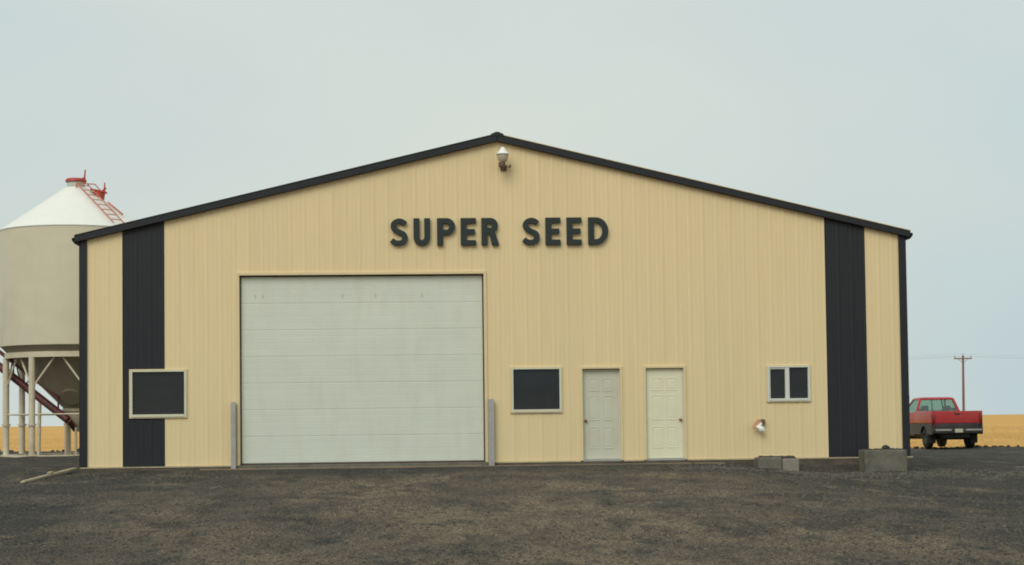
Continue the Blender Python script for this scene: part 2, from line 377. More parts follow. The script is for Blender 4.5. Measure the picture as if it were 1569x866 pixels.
scatter_stones('edge_clods', 2600, 8, 0.03, 0.13, SOIL, 'dark lumps of soil along the far edge of the yard',
               lambda x, y, u: (np.abs(y - pad_edge(x) + 1.1) < 0.8 * u + 0.1) & ((x < -11) | (x > 14)), (-24, 30, 28, 32))

def stubble():
    r = np.random.RandomState(11); n = 26000
    d = 68 + 150 * r.rand(n) ** 1.8
    side = r.rand(n) < 0.62
    ang = np.where(side, r.uniform(R(13.5), R(25), n), r.uniform(R(-19), R(-10), n))
    x = -2.04 + d * np.tan(ang); y = -38.86 + d
    row = 0.9; y = np.where(r.rand(n) < 0.75, np.round(y / row) * row + r.normal(0, 0.07, n), y)
    ok = y > pad_edge(x) + 0.6; x, y = x[ok], y[ok]; n = len(x)
    h = r.uniform(0.08, 0.24, n); wd = r.uniform(0.012, 0.03, n); lean = r.normal(0, 0.06, (n, 2)); a = r.uniform(0, 3.14, n)
    dx, dy = np.cos(a) * wd, np.sin(a) * wd
    z = np.full(n, FZ - 0.02)
    V = np.stack([np.stack([x - dx, y - dy, z], -1), np.stack([x + dx, y + dy, z], -1), np.stack([x + dy * .6, y - dx * .6, z], -1),
                  np.stack([x + lean[:, 0], y + lean[:, 1], z + h], -1)], 1)
    f = np.array([(0, 1, 3), (1, 2, 3), (2, 0, 3)])
    F = f[None] + (np.arange(n) * 4)[:, None, None]
    np_mesh('stubble_stalks', V.reshape(-1, 3), F.reshape(-1, 3), STRAW, 'stuff', 'cut straw stalks standing over the golden field', 'stubble')
stubble()

# ------------------------------------------------------------------ the steel building
HW, EAVE, PEAK, DEPTH = 9.15, 4.98, 7.16, 24.0
PW = HW * 2 / 20
def top_z(x): return PEAK + (EAVE - PEAK) * abs(x) / HW
B = empty('steel_building', (0, 0, 0))
tag(B, 'long tan steel shed with charcoal stripes and trim under a low gable', 'building')
# openings: x0, x1, z0, z1
OVER = (-5.70, -0.33, -0.2, 4.16)
D1 = (1.83, 2.67, -0.2, 2.03)
D2 = (3.24, 4.09, -0.2, 2.03)
W1 = (-8.07, -6.85, 1.07, 2.10)
W2 = (0.25, 1.37, 1.08, 2.07)
W3 = (5.96, 6.93, 1.26, 2.05)
OPEN = [OVER, D1, D2, W1, W2, W3]
RD = 0.006
def rib_profile(pw):
    # major ribs at the laps and thirds, minor ribs between; depth towards -y
    pts = []
    pitch = pw / 3
    for k in range(3):
        a = k * pitch
        pts += [(a + 0.000, -RD), (a + 0.014, -RD), (a + 0.042, 0.0),
                (a + 0.102, 0.0), (a + 0.112, -0.002), (a + 0.128, -0.002), (a + 0.138, 0.0),
                (a + 0.187, 0.0), (a + 0.197, -0.002), (a + 0.213, -0.002), (a + 0.223, 0.0),
                (a + pitch - 0.042, 0.0), (a + pitch - 0.014, -RD)]
    pts.append((pw, -RD))
    return pts
PROF = rib_profile(PW)
WALLY = 0.0
def prof_y(u):
    for (a, ya), (b, yb) in zip(PROF, PROF[1:]):
        if a - 1e-9 <= u <= b + 1e-9: return ya + (yb - ya) * (u - a) / max(b - a, 1e-9)
    return 0
for k in range(20):
    x0 = -HW + k * PW
    br = {round(u, 5) for u, _ in PROF}
    for o in OPEN:
        for e in o[:2]:
            if x0 < e < x0 + PW: br.add(round(e - x0, 5))
    if x0 < 0 < x0 + PW: br.add(round(-x0, 5))
    br = sorted(br); mb = MB()
    for a, b in zip(br, br[1:]):
        if b - a < 1e-4: continue
        mid = x0 + (a + b) / 2; spans = [(0.0, None)]
        cuts = sorted((o[2], o[3]) for o in OPEN if o[0] < mid < o[1])
        segs = []; lo = 0.0
        for c0, c1 in cuts:
            if c0 > lo: segs.append((lo, c0))
            lo = c1
        segs.append((lo, None))
        for s0, s1 in segs:
            za, zb = (s1, s1) if s1 is not None else (top_z(x0 + a) - 0.02, top_z(x0 + b) - 0.02)
            mb.add([(x0 + a, prof_y(a), s0), (x0 + b, prof_y(b), s0), (x0 + b, prof_y(b), zb), (x0 + a, prof_y(a), za)], [(0, 1, 2, 3)])
    dark = k in (1, 18)
    p = mb.build('cladding_panel', DARK if dark else TAN, B, weld=True)
    if dark: p['label'] = 'charcoal ribbed steel panel'
# side and back walls with ribs
for sgn in (-1, 1):
    mb = MB(); n = 80; st = DEPTH / n
    for i in range(n):
        y0 = 0.02 + i * (DEPTH - 0.04) / n; s_ = (DEPTH - 0.04) / n
        q = [(y0, 0), (y0 + s_ * .78, 0), (y0 + s_ * .84, .019), (y0 + s_ * .94, .019), (y0 + s_, 0)]
        for (ya, da), (yb, db) in zip(q, q[1:]):
            xx = sgn * (HW - 0.03); mb.add([(xx + sgn * da, ya, 0), (xx + sgn * db, yb, 0), (xx + sgn * db, yb, EAVE - .03), (xx + sgn * da, ya, EAVE - .03)], [(0, 1, 2, 3)])
    mb.build('side_wall', TAN, B, weld=True)
MB().add([(-HW + .03, DEPTH, 0), (HW - .03, DEPTH, 0), (HW - .03, DEPTH, EAVE), (0, DEPTH, PEAK - .02), (-HW + .03, DEPTH, EAVE)], [(0, 1, 2, 3, 4)]).build('back_wall', TAN, B)
MB().box((-HW + .06, 0.14, -0.35), (HW - .06, DEPTH - .06, 0.0)).build('floor_slab', CONC, B)
# concrete footing seen below the cladding where the ground drops away
MB().box((-HW + .02, -0.035, -0.5), (HW - .02, 0.135, -0.012)).build('footing', FOOT, B, bevel=.008, seg=1)
# roof
for sgn in (-1, 1):
    mb = MB(); n = 80
    over = 0.16
    ex = HW + over; ez = top_z(0) + (EAVE - PEAK) * ex / HW
    for i in range(n):
        y0 = -0.10 + i * (DEPTH + 0.2) / n; s_ = (DEPTH + .2) / n
        q = [(y0, 0), (y0 + s_ * .78, 0), (y0 + s_ * .84, .03), (y0 + s_ * .94, .03), (y0 + s_, 0)]
        for (ya, da), (yb, db) in zip(q, q[1:]):
            mb.add([(0, ya, PEAK + .05 + da), (0, yb, PEAK + .05 + db), (sgn * ex, yb, ez + .05 + db), (sgn * ex, ya, ez + .05 + da)], [(0, 1, 2, 3)])
    mb.build('roof_slope', GALV, B, weld=True)
    # rake trim along the gable edge: an L-shaped dark flashing
    T = 0.155
    zt = lambda x: PEAK + 0.085 + (EAVE - PEAK) * abs(x) / HW
    x1 = sgn * (HW + 0.10)
    mb = MB()
    ya, yb = -0.135, -0.015
    q = [(0.002 * sgn, zt(0)), (x1, zt(x1)), (x1, zt(x1) - T + .01), (0.002 * sgn, zt(0) - T)]
    mb.add([(x, ya, z) for x, z in q] + [(x, yb, z) for x, z in q], [(0, 1, 2, 3), (4, 7, 6, 5), (0, 4, 5, 1), (1, 5, 6, 2), (2, 6, 7, 3), (3, 7, 4, 0)])
    mb.build('rake_trim', DARK, B, bevel=.008, seg=1)
    # thin pale drip edge on top of it
    q = [(0.002 * sgn, zt(0) + .004), (x1, zt(x1) + .004), (x1, zt(x1) + .018), (0.002 * sgn, zt(0) + .018)]
    mb = MB(); mb.add([(x, ya - .012, z) for x, z in q] + [(x, yb, z) for x, z in q], [(0, 1, 2, 3), (4, 7, 6, 5), (0, 4, 5, 1), (1, 5, 6, 2), (2, 6, 7, 3), (3, 7, 4, 0)])
    mb.build('drip_edge', TANTRIM if sgn > 0 else DARK, B)
    # corner trim
    mb = MB()
    cx0, cx1 = sgn * (HW - 0.155), sgn * (HW + 0.012)
    mb.box((min(cx0, cx1), -0.040, 0.0), (max(cx0, cx1), -0.006, EAVE - .03))
    mb.box((min(sgn * (HW - .004), cx1), -0.006, 0.0), (max(sgn * (HW - .004), cx1), 0.16, EAVE - .03))
    mb.build('corner_trim', DARK, B)
    # eave gutter
    gx = sgn * (HW + 0.015); gz = EAVE - 0.12
    prof = [(0, 0.0), (0.07, 0.0), (0.13, 0.07), (0.14, 0.13), (0.125, 0.13), (0.115, 0.075), (0.065, 0.012), (0.012, 0.012), (0.012, 0.13), (0, 0.13)]
    mb = MB(); mb.prism([(gx + sgn * u, gz + v) for u, v in prof], 'y', -0.13, DEPTH + .05)
    mb.build('eave_gutter', DARK, B)
MB().prism([(-0.15, PEAK + .045), (-0.14, PEAK + .085), (-.03, PEAK + .135), (.03, PEAK + .135), (.14, PEAK + .085), (.15, PEAK + .045)], 'y', -0.15, DEPTH + .12).build('ridge_cap', DARK, B)
# pale base flashing under the cladding
for a, b in ((-HW + .0, OVER[0] - .02), (OVER[1] + .02, D1[0] - .06), (D1[1] + .06, D2[0] - .06), (D2[1] + .06, HW + .06)):
    MB().box((a, -0.048, -0.028), (b, 0.02, -0.002)).build('base_flashing', PINE, B)
# timber ledge along the footing
MB().box((-6.55, -0.22, -0.20), (-0.42, -0.045, -0.065)).build('timber_ledge', WOOD, B, bevel=.012)
MB().box((-0.40, -0.20, -0.20), (4.95, -0.045, -0.075)).build('timber_ledge', WOOD, B, bevel=.012)

def casing(o, m, parent, wd=0.055, proud=0.045, depth=0.14, sill=False, name='casing'):
    x0, x1, z0, z1 = o; z0 = max(z0, 0.0)
    def bx(a, b, nm): MB().box(a, b).build(nm, m, parent, bevel=.004, seg=1)
    bx((x0 - wd, -proud, z0 - (wd if sill else 0)), (x0 + .003, depth, z1 + wd), 'jamb')
    bx((x1 - .003, -proud, z0 - (wd if sill else 0)), (x1 + wd, depth, z1 + wd), 'jamb')
    bx((x0 + .003, -proud, z1 - .003), (x1 - .003, depth, z1 + wd), 'head')
    if sill: bx((x0 + .003, -proud - .012, z0 - wd), (x1 - .003, depth, z0 + .003), 'sill')
# overhead door, seven sections
DY = 0.10
OD = MB().box((OVER[0] - .05, DY + .055, -0.02), (OVER[1] + .05, DY + .10, OVER[3] + .12)).build('overhead_door', SEAL, B)
OD['label'] = 'closed off-white sectional overhead door'
casing(OVER, TANTRIM, OD, wd=.06, proud=.035, depth=DY + .05)
nsec = 7; zb, zt_ = 0.035, OVER[3] - 0.035
sh = (zt_ - zb) / nsec
for i in range(nsec):
    z0, z1 = zb + i * sh, zb + (i + 1) * sh
    mb = MB()
    # section skin with rounded meeting edges and shallow horizontal pressings
    zs = [(z0 + .001, .0032), (z0 + .008, .0012), (z0 + .018, 0)]
    for q in range(1, 4):
        zc = z0 + sh * q / 4
        zs += [(zc - .010, 0), (zc - .004, .0012), (zc + .004, .0012), (zc + .010, 0)]
    zs += [(z1 - .018, 0), (z1 - .008, .0012), (z1 - .001, .0032)]
    xa, xb = OVER[0] + .035, OVER[1] - .035
    for (za, da), (zc, dc) in zip(zs, zs[1:]):
        mb.add([(xa, DY + da, za), (xb, DY + da, za), (xb, DY + dc, zc), (xa, DY + dc, zc)], [(0, 1, 2, 3)])
    for xx in (xa, xb):
        vs_ = [(xx, DY + d, z) for z, d in zs] + [(xx, DY + .05, z1 - .001), (xx, DY + .05, z0 + .001)]
        mb.add(vs_, [tuple(range(len(vs_)))])
    s_ = mb.build('door_section', DOORW, OD, weld=True)
mb = MB(); mb.box((OVER[0] + .003, DY - .012, zb - .035), (OVER[0] + .033, DY + .03, OVER[3] - .003)); mb.box((OVER[1] - .033, DY - .012, zb - .035), (OVER[1] - .003, DY + .03, OVER[3] - .003))
mb.box((OVER[0] + .033, DY - .012, OVER[3] - .034), (OVER[1] - .033, DY + .03, OVER[3] - .003))
mb.build('weather_seal', SEAL, OD)
MB().box((OVER[0] + .035, DY - .006, -0.012), (OVER[1] - .035, DY + .045, zb + .002)).build('bottom_seal', SEAL, OD)
MB().box((OVER[0] - .06, -0.06, -0.09), (OVER[1] + .06, 0.13, -0.006)).build('threshold', CONC, OD, bevel=.01, seg=1)
for px_ in (-5.36, -5.20, -3.45, -2.72, -1.7):
    MB().box((px_ - .012, DY - .008, zt_ - .46), (px_ + .012, DY - .001, zt_ - .385)).build('hinge_bracket', mat('rust_bracket', (0.56, 0.53, 0.42), .7) if px_ == -5.36 else bpy.data.materials['rust_bracket'], OD)

# entry doors
def entry_door(o, m, knob_left, label, rec):
    x0, x1, z0, z1 = o; z0 = 0.0
    d = MB().box((x0 + .03, rec, z0 + .03), (x1 - .03, rec + .045, z1 - .012)).build('entry_door', m, B, bevel=.003, seg=1)
    d['label'] = label
    casing(o, TANTRIM if m is EDOOR_W else TANTRIM, d, wd=.05, proud=.032, depth=rec + .05)
    for (a, b) in ((x0 + .004, x0 + .029), (x1 - .029, x1 - .004)):
        MB().box((a, rec - .012, z0 + .03), (b, rec + .04, z1 - .004)).build('stop', FRAMEG, d)
    MB().box((x0 + .002, -0.03, z0 - .025), (x1 - .002, rec + .05, z0 + .028)).build('threshold', GALV, d, bevel=.004, seg=1)
    wl_ = x1 - x0 - .06; cx = (x0 + x1) / 2
    pw_ = wl_ * .30; gap = wl_ * .055
    H_ = z1 - .05
    for sx in (-1, 1):
        for za, zb_ in ((.13, .37), (.445, .72), (.775, .915)):
            xa = cx + sx * (gap + pw_ / 2); lo, hi = z0 + H_ * za, z0 + H_ * zb_
            mb = MB()
            # moulded panel: sunk groove ring and raised field
            def ring(i, y): return [(xa - pw_ / 2 + i, y, lo + i), (xa + pw_ / 2 - i, y, lo + i), (xa + pw_ / 2 - i, y, hi - i), (xa - pw_ / 2 + i, y, hi - i)]
            lv = [ring(0, rec + .002), ring(.001, rec - .0085), ring(.014, rec - .009), ring(.030, rec - .001), ring(.054, rec - .007)]
            vs_ = [p for q in lv for p in q]
            fs = [(4 * j + i, 4 * j + (i + 1) % 4, 4 * j + 4 + (i + 1) % 4, 4 * j + 4 + i) for j in range(4) for i in range(4)] + [(16, 17, 18, 19)]
            mb.add(vs_, fs).build('door_panel', m, d)
    kx = x0 + .075 if knob_left else x1 - .075
    mb = MB(); mb.lathe([(.001, -.075), (.022, -.072), (.031, -.055), (.026, -.038), (.012, -.030), (.012, -.012), (.034, -.010), (.034, 0.002)], (kx, rec, .88), 14, 'y')
    mb.build('knob', BRASS, d, smooth=True)
entry_door(D1, EDOOR_G, True, 'grey six-panel entry door with its knob on the left', 0.095)
entry_door(D2, EDOOR_W, False, 'cream six-panel entry door with its knob on the right', 0.06)

# windows
def window(o, m, label, slider=False, fw_=.05):
    x0, x1, z0, z1 = o
    wdw = MB().box((x0 - .01, .085, z0 - .01), (x1 + .01, .13, z1 + .01)).build('window', INTER, B)
    wdw['label'] = label
    casing(o, TANTRIM if not slider else TANTRIM, wdw, wd=.02, proud=.03, depth=.08, sill=True)
    def bx(a, b, nm, mm=m): MB().box(a, b).build(nm, mm, wdw, bevel=.004, seg=1)
    f0, f1 = -.045, .078
    bx((x0 + .004, f0, z0 + .004), (x0 + fw_, f1, z1 - .004), 'frame'); bx((x1 - fw_, f0, z0 + .004), (x1 - .004, f1, z1 - .004), 'frame')
    bx((x0 + fw_, f0, z1 - fw_ * .8), (x1 - fw_, f1, z1 - .004), 'frame'); bx((x0 + fw_, f0 - .012, z0 + .004), (x1 - fw_, f1, z0 + fw_ * 1.25), 'frame')
    if slider:
        c = x0 + (x1 - x0) * .47
        bx((c - .05, f0 + .005, z0 + fw_ * 1.25), (c + .045, f1, z1 - fw_ * .8), 'meeting_rail')
        bx((x0 + fw_, f0 + .02, z1 - fw_ * .8 - .035), (c - .05, f1 - .01, z1 - fw_ * .8), 'sash')
        bx((x0 + fw_, f0 + .02, z0 + fw_ * 1.25), (x0 + fw_ + .025, f1 - .01, z1 - fw_ * .8 - .035), 'sash')
        pans = [(x0 + fw_ + .02, c - .05), (c + .045, x1 - fw_)]
    else:
        pans = [(x0 + fw_, x1 - fw_)]
    for a, b in pans:
        MB().box((a, .02, z0 + fw_), (b, .03, z1 - fw_ * .6)).build('pane', GLASS, wdw)
window(W1, FRAMEW, 'cream-framed fixed window half on the charcoal stripe')
window(W2, FRAMEW, 'cream-framed fixed window beside the overhead door')
window(W3, FRAMEG, 'white two-pane sliding window near the far stripe', True)

# ------------------------------------------------------------------ sign letters
def letter_polys(ch, w_, h, t):
    def arc(cx, cz, rx, rz, a0, a1, n=14): return [(cx + rx * math.cos(R(a0 + (a1 - a0) * i / n)), cz + rz * math.sin(R(a0 + (a1 - a0) * i / n))) for i in range(n + 1)]
    tv = t * .90
    if ch == 'E':
        m = h / 2
        return [[(0, 0), (w_, 0), (w_, tv), (t, tv), (t, m - tv / 2), (w_ * .93, m - tv / 2), (w_ * .93, m + tv / 2), (t, m + tv / 2), (t, h - tv), (w_, h - tv), (w_, h), (0, h)]]
    if ch == 'U':
        r = w_ / 2; ri = r - t
        return [[(0, h)] + arc(r, r, r, r, 180, 360) + [(w_, h), (w_ - t, h)] + arc(r, r, ri, ri + .006, 360, 180) + [(t, h)]]
    if ch in 'PR':
        bh = h * (.62 if ch == 'P' else .56); rz = bh / 2; cz = h - rz; rx = min(rz, w_ * .55)
        hole = [(t, h - tv)] + arc(w_ - rx, cz, rx - t, rz - tv, 90, -90) + [(t, h - bh + tv)]
        if ch == 'P':
            outer = [(0, 0), (t, 0), (t, h - bh)] + arc(w_ - rx, cz, rx, rz, -90, 90) + [(0, h)]
        else:
            wb = w_ * .97; rx = min(rz, wb * .55)
            hole = [(t, h - tv)] + arc(wb - rx, cz, rx - t, rz - tv, 90, -90) + [(t, h - bh + tv)]
            outer = [(0, 0), (t, 0), (t, h - bh + .0), (w_ * .48, h - bh), (w_ - t * 1.12, 0), (w_ + .015, 0), (w_ * .80, h - bh + .02)] + arc(wb - rx, cz, rx, rz, -55, 90) + [(0, h)]
        return [outer, hole]
    if ch == 'D':
        rx = w_ * .62
        return [[(0, 0)] + arc(w_ - rx, h / 2, rx, h / 2, -90, 90, 22) + [(0, h)], [(t, h - tv)] + arc(w_ - rx, h / 2, rx - t, h / 2 - tv, 90, -90, 22) + [(t, tv)]]
    if ch == 'S':
        c = [(w_ * .86, h * .79), (w_ * .70, h * .868), (w_ * .50, h - tv / 2), (w_ * .27, h * .845), (t * .52, h * .72), (w_ * .27, h * .585), (w_ * .5, h * .505),
             (w_ * .74, h * .42), (w_ - t * .52, h * .285), (w_ * .74, h * .15), (w_ * .48, tv / 2), (w_ * .24, h * .128), (w_ * .07, h * .215)]
        c = [Vector(p) for p in c]; pts = []
        ext = [2 * c[0] - c[1]] + c + [2 * c[-1] - c[-2]]
        for i in range(1, len(ext) - 2):
            for k in range(6):
                s = k / 6; p0, p1, p2, p3 = ext[i - 1:i + 3]
                pts.append(0.5 * ((2 * p1) + (p2 - p0) * s + (2 * p0 - 5 * p1 + 4 * p2 - p3) * s * s + (3 * p1 - p0 - 3 * p2 + p3) * s ** 3))
        pts.append(c[-1]); L, Rr = [], []
        for i, p in enumerate(pts):
            d = (pts[min(i + 1, len(pts) - 1)] - pts[max(i - 1, 0)]).normalized(); n = Vector((-d.y, d.x))
            hwid = (tv if abs(d.x) > abs(d.y) else t * .96) / 2 * .97
            L.append(p + n * hwid); Rr.append(p - n * hwid)
        return [[tuple(p) for p in L + Rr[::-1]]]
SIGN = empty('sign', (0.03, -0.06, 4.78))
tag(SIGN, 'dark green raised letters in two words high on the tan gable wall', 'sign')
LET = [('S', -2.38, .39), ('U', -1.87, .37), ('P', -1.35, .40), ('E', -.83, .34), ('R', -.37, .38), ('S', .54, .39), ('E', 1.05, .335), ('E', 1.52, .335), ('D', 2.0, .45)]
for ch, lx, lw in LET:
    cu = bpy.data.curves.new('letter', 'CURVE'); cu.dimensions = '2D'; cu.fill_mode = 'BOTH'; cu.extrude = .025; cu.bevel_depth = .006; cu.bevel_resolution = 1; cu.offset = -.006
    for poly in letter_polys(ch, lw, .61, .134):
        sp = cu.splines.new('POLY'); sp.points.add(len(poly) - 1); sp.use_cyclic_u = True
        for q, (a, b) in zip(sp.points, poly): q.co = (a, b, 0, 1)
    tmp = bpy.data.objects.new('letter_tmp', cu); col.objects.link(tmp)
    me = bpy.data.meshes.new_from_object(tmp.evaluated_get(bpy.context.evaluated_depsgraph_get()))
    bpy.data.objects.remove(tmp)
    me.name = 'letter'; me.transform(Matrix.Rotation(R(90), 4, 'X')); me.transform(Matrix.Translation((lx - .03, 0, -4.78 + 4.78)))
    me.materials.clear(); me.materials.append(LETTER)
    o = bpy.data.objects.new('letter', me); col.objects.link(o); o.parent = SIGN

# ------------------------------------------------------------------ yard light under the peak
YL = empty('yard_light', (0.11, -0.02, 6.5))
tag(YL, 'small wall lamp with a white conical hood under the gable peak', 'lamp')
cx, cy = 0.11, -0.30
mb = MB(); mb.lathe([(.002, 6.935), (.03, 6.925), (.075, 6.86), (.140, 6.785), (.150, 6.770), (.143, 6.768), (.02, 6.86)], (cx, cy, 0), 24); mb.build('hood', LAMPW, YL, smooth=True)
mb = MB(); mb.lathe([(.085, 6.785), (.125, 6.76), (.122, 6.70), (.10, 6.64), (.07, 6.60), (.002, 6.595)], (cx, cy, 0), 20); mb.build('refractor', LAMPG, YL, smooth=True)
mb = MB(); mb.lathe([(.002, 6.600), (.065, 6.598), (.075, 6.57), (.072, 6.50), (.045, 6.455), (.002, 6.45)], (cx - .02, cy, 0), 16); mb.build('socket', LAMPB, YL, smooth=True)
mb = MB(); mb.tube((cx - .02, cy, 6.53), (cx + .03, -.03, 6.50), .018); mb.box((cx - .04, -.035, 6.44), (cx + .10, -.018, 6.57)); mb.build('bracket', LAMPB, YL)
mb = MB(); mb.tube((cx + .05, -.10, 6.50), (cx + .15, -.14, 6.52), .008, n=8); mb.tube((cx + .165, -.14, 6.495), (cx + .175, -.14, 6.56), .022, .016, 10); mb.build('photocell', LAMPB, YL)

# wall fitting low on the wall, below the slider window
WF = empty('wall_fitting', (5.76, -0.02, 0.72))
tag(WF, 'small dark box with white bulb and peach flap on wall below sliding window', 'wall fitting')
MB().box((5.78, -.11, .745), (5.885, -.022, .865)).build('junction_box', LAMPB, WF, bevel=.012)
mb = MB(); mb.tube((5.80, -.13, .775), (5.69, -.16, .665), .022, .05, 14)
mb.build('neck', LAMPW, WF)
mb = MB(); mb.lathe([(.001, -.09), (.035, -.08), (.066, -.03), (.070, .01), (.05, .07), (.022, .11)], (0, 0, 0), 16)
o = mb.build('bulb', LAMPW, WF, smooth=True); o.data.transform(Matrix.Translation((5.785, -.15, .645)) @ Matrix.Rotation(R(-50), 4, 'Y'))
mb = MB(); mb.add([(5.785, -.13, .865), (5.795, -.12, .80), (5.60, -.19, .635), (5.575, -.19, .665), (5.62, -.16, .76), (5.70, -.13, .855)], [(0, 1, 2, 3, 4, 5)])
mb.add([(5.785, -.118, .865), (5.795, -.108, .80), (5.60, -.178, .635), (5.575, -.178, .665), (5.62, -.148, .76), (5.70, -.118, .855)], [(5, 4, 3, 2, 1, 0)])
mb.build('flap', PEACH, WF)

# guard posts beside the overhead door
def guard_post(x, wd, label):
    g = float(ground_z(x, -.16)) - .05
    o = empty('guard_post', (x, -.14, g)); tag(o, label, 'post', 'steel posts guarding the overhead door')
    h = 1.38
    mb = MB()
    prof = [(-wd / 2, 0), (wd / 2, 0), (wd / 2, .10), (wd / 2 - .012, .10), (wd / 2 - .012, .012), (-wd / 2 + .012, .012), (-wd / 2 + .012, .10), (-wd / 2, .10)]
    mb.prism([(x + u, -.16 + v) for u, v in prof], 'z', g, h); mb.build('channel', GALV, o)
    MB().box((x - wd / 2, -.148, h - .012), (x + wd / 2, -.062, h + .002)).build('cap', GALV, o)
    for z in (.25, .7, 1.15):
        mb = MB(); mb.tube((x, -.170, z), (x, -.158, z), .014, n=8); mb.build('bolt', GALV, o)
guard_post(-5.83, .10, 'narrow grey steel post left of the overhead door')
guard_post(-.205, .125, 'wider grey steel post between the overhead door and window')

# ------------------------------------------------------------------ concrete blocks, plank
def block(x0, x1, y0, y1, h, label, pale):
    cx_, cy_ = (x0 + x1) / 2, (y0 + y1) / 2
    g = float(ground_z(cx_, y0, False)) - .05
    o = empty('concrete_block', (cx_, cy_, g)); tag(o, label, 'concrete block', 'concrete blocks by the footing')
    if pale:
        xm = x0 + (x1 - x0) * .58
        MB().box((x0, y0, g), (xm - .006, y1, h)).build('block_section', CONC, o, bevel=.035, seg=3)
        MB().box((xm + .006, y0 + .02, g), (x1, y1, h - .025)).build('block_section', CONCP, o, bevel=.03, seg=3)
    else:
        MB().box((x0, y0, g), (x1, y1, h)).build('block_section', CONC, o, bevel=.03, seg=3)
    r = random.Random(int(x0 * 100)); mb = MB()
    nx, ny = 14, 7
    vs_, fs = [], []
    for j in range(ny + 1):
        for i in range(nx + 1):
            e = min(i, nx - i, j * 2, (ny - j) * 2)
            vs_.append((x0 + .03 + (x1 - x0 - .06) * i / nx, y0 + .03 + (y1 - y0 - .06) * j / ny, h - .03 + (0 if e == 0 else .035 + r.random() * .03)))
    for j in range(ny):
        for i in range(nx): a = j * (nx + 1) + i; fs.append((a, a + 1, a + nx + 2, a + nx + 1))
    mb.add(vs_, fs).build('soil_cap', SOIL, o)
    return o, g
block(5.55, 6.44, -.98, -.45, 0.035, 'low concrete block, its right end paler, below the sliding window', True)
b2, g2 = block(7.88, 8.82, -.98, -.42, .165, 'taller concrete block with dirt on top before the right-hand stripe', False)
mb = MB(); r = random.Random(4)
mb.lathe([(.001, 0), (.07, .0), (.085, .02), (.06, .06), (.001, .075)], (8.42, -.72, .19), 9)
mb.v = [(x + r.uniform(-.015, .015), y + r.uniform(-.015, .015), z + r.uniform(-.01, .01)) for x, y, z in mb.v]
tag(mb.build('clod', SOIL), 'dark lump of soil lying on the taller concrete block', 'clod')

pl = MB(); PX, PY = -9.45, -4.35; gz0 = float(ground_z(PX, PY)) + .045
pl.bar((PX, PY, gz0), (-9.24, -.10, -.015), .085, .04)
tag(pl.build('lumber_plank', PINE, bevel=.006), 'long pale plank lying from the yard up to the left corner', 'plank')
mb = MB(); mb.bar((-9.36, -2.3, gz0 + .115), (-9.38, -1.9, gz0 + .12), .08, .035)
tag(mb.build('lumber_offcut', PINE, bevel=.005), 'short wood offcut lying on the long pale plank', 'offcut')

# ------------------------------------------------------------------ hopper-bottom bin
SX, SY, SG = -13.3, 22.0, -0.09
S = empty('grain_bin', (SX, SY, SG)); tag(S, 'beige hopper-bottom grain bin with white cone roof and red lids', 'grain bin')
RB = 2.51
z0, z1 = 3.58, 7.50
for i in range(3):
    a, b = z0 + (z1 - z0) * i / 3, z0 + (z1 - z0) * (i + 1) / 3
    mb = MB(); mb.lathe([(RB, a), (RB + .001, a + .02), (RB + .001, a + .06), (RB, a + .12), (RB, b - .012), (RB, b)], (SX, SY, 0), 72)
    mb.build('wall_ring', SILO, S, smooth=True)
mb = MB(); n = 72
mb.lathe([(RB + .004, z1 - .03), (RB + .03, z1 + .005), (RB - .02, z1 + .05), (.40, 9.02), (.36, 9.05)], (SX, SY, 0), n); roof = mb.build('bin_roof', SILOROOF, S, smooth=True)
mb = MB(); mb.lathe([(.36, 9.03), (.30, 9.05), (.30, 9.24), (.31, 9.25)], (SX, SY, 0), 28); mb.build('filler_collar', mat('pale_collar', (.52, .58, .52), .5), roof, smooth=True)
mb = MB(); mb.lathe([(.34, 9.235), (.36, 9.26), (.345, 9.33), (.30, 9.36), (.001, 9.37)], (SX, SY, 0), 28)
lid = mb.build('lid', RED, S, smooth=True)
mb = MB(); mb.tube((SX + .30, SY - .10, 9.24), (SX + .33, SY - .1, 9.66), .035, .022, 8); mb.tube((SX + .18, SY - .1, 9.33), (SX + .33, SY - .1, 9.40), .03, n=8); mb.build('lid_handle', RED, lid)
slope = (9.02 - (z1 + .05)) / (RB - .40)
def cone_z(r): return 9.02 - (r - .40) * slope
def onroof(r, az, lift=0.0): return Vector((SX + r * math.cos(az), SY - r * math.sin(az), cone_z(r) + lift))
# roof manhole
az = R(12); c0 = onroof(.80, az)
mb = MB(); mb.tube(c0 + Vector((0, 0, -.10)), c0 + Vector((.04, 0, .16)), .20, n=18); hatch = mb.build('roof_hatch', RED, S)
mb = MB(); mb.bar(c0 + Vector((-.24, 0, .22)), c0 + Vector((.27, 0, .12)), .42, .05); mb.tube(c0 + Vector((.20, 0, .12)), c0 + Vector((.22, 0, .46)), .035, .02, 8)
mb.bar(c0 + Vector((.10, 0, .13)), c0 + Vector((.26, 0, .28)), .06, .06); mb.build('hatch_lid', RED, hatch)
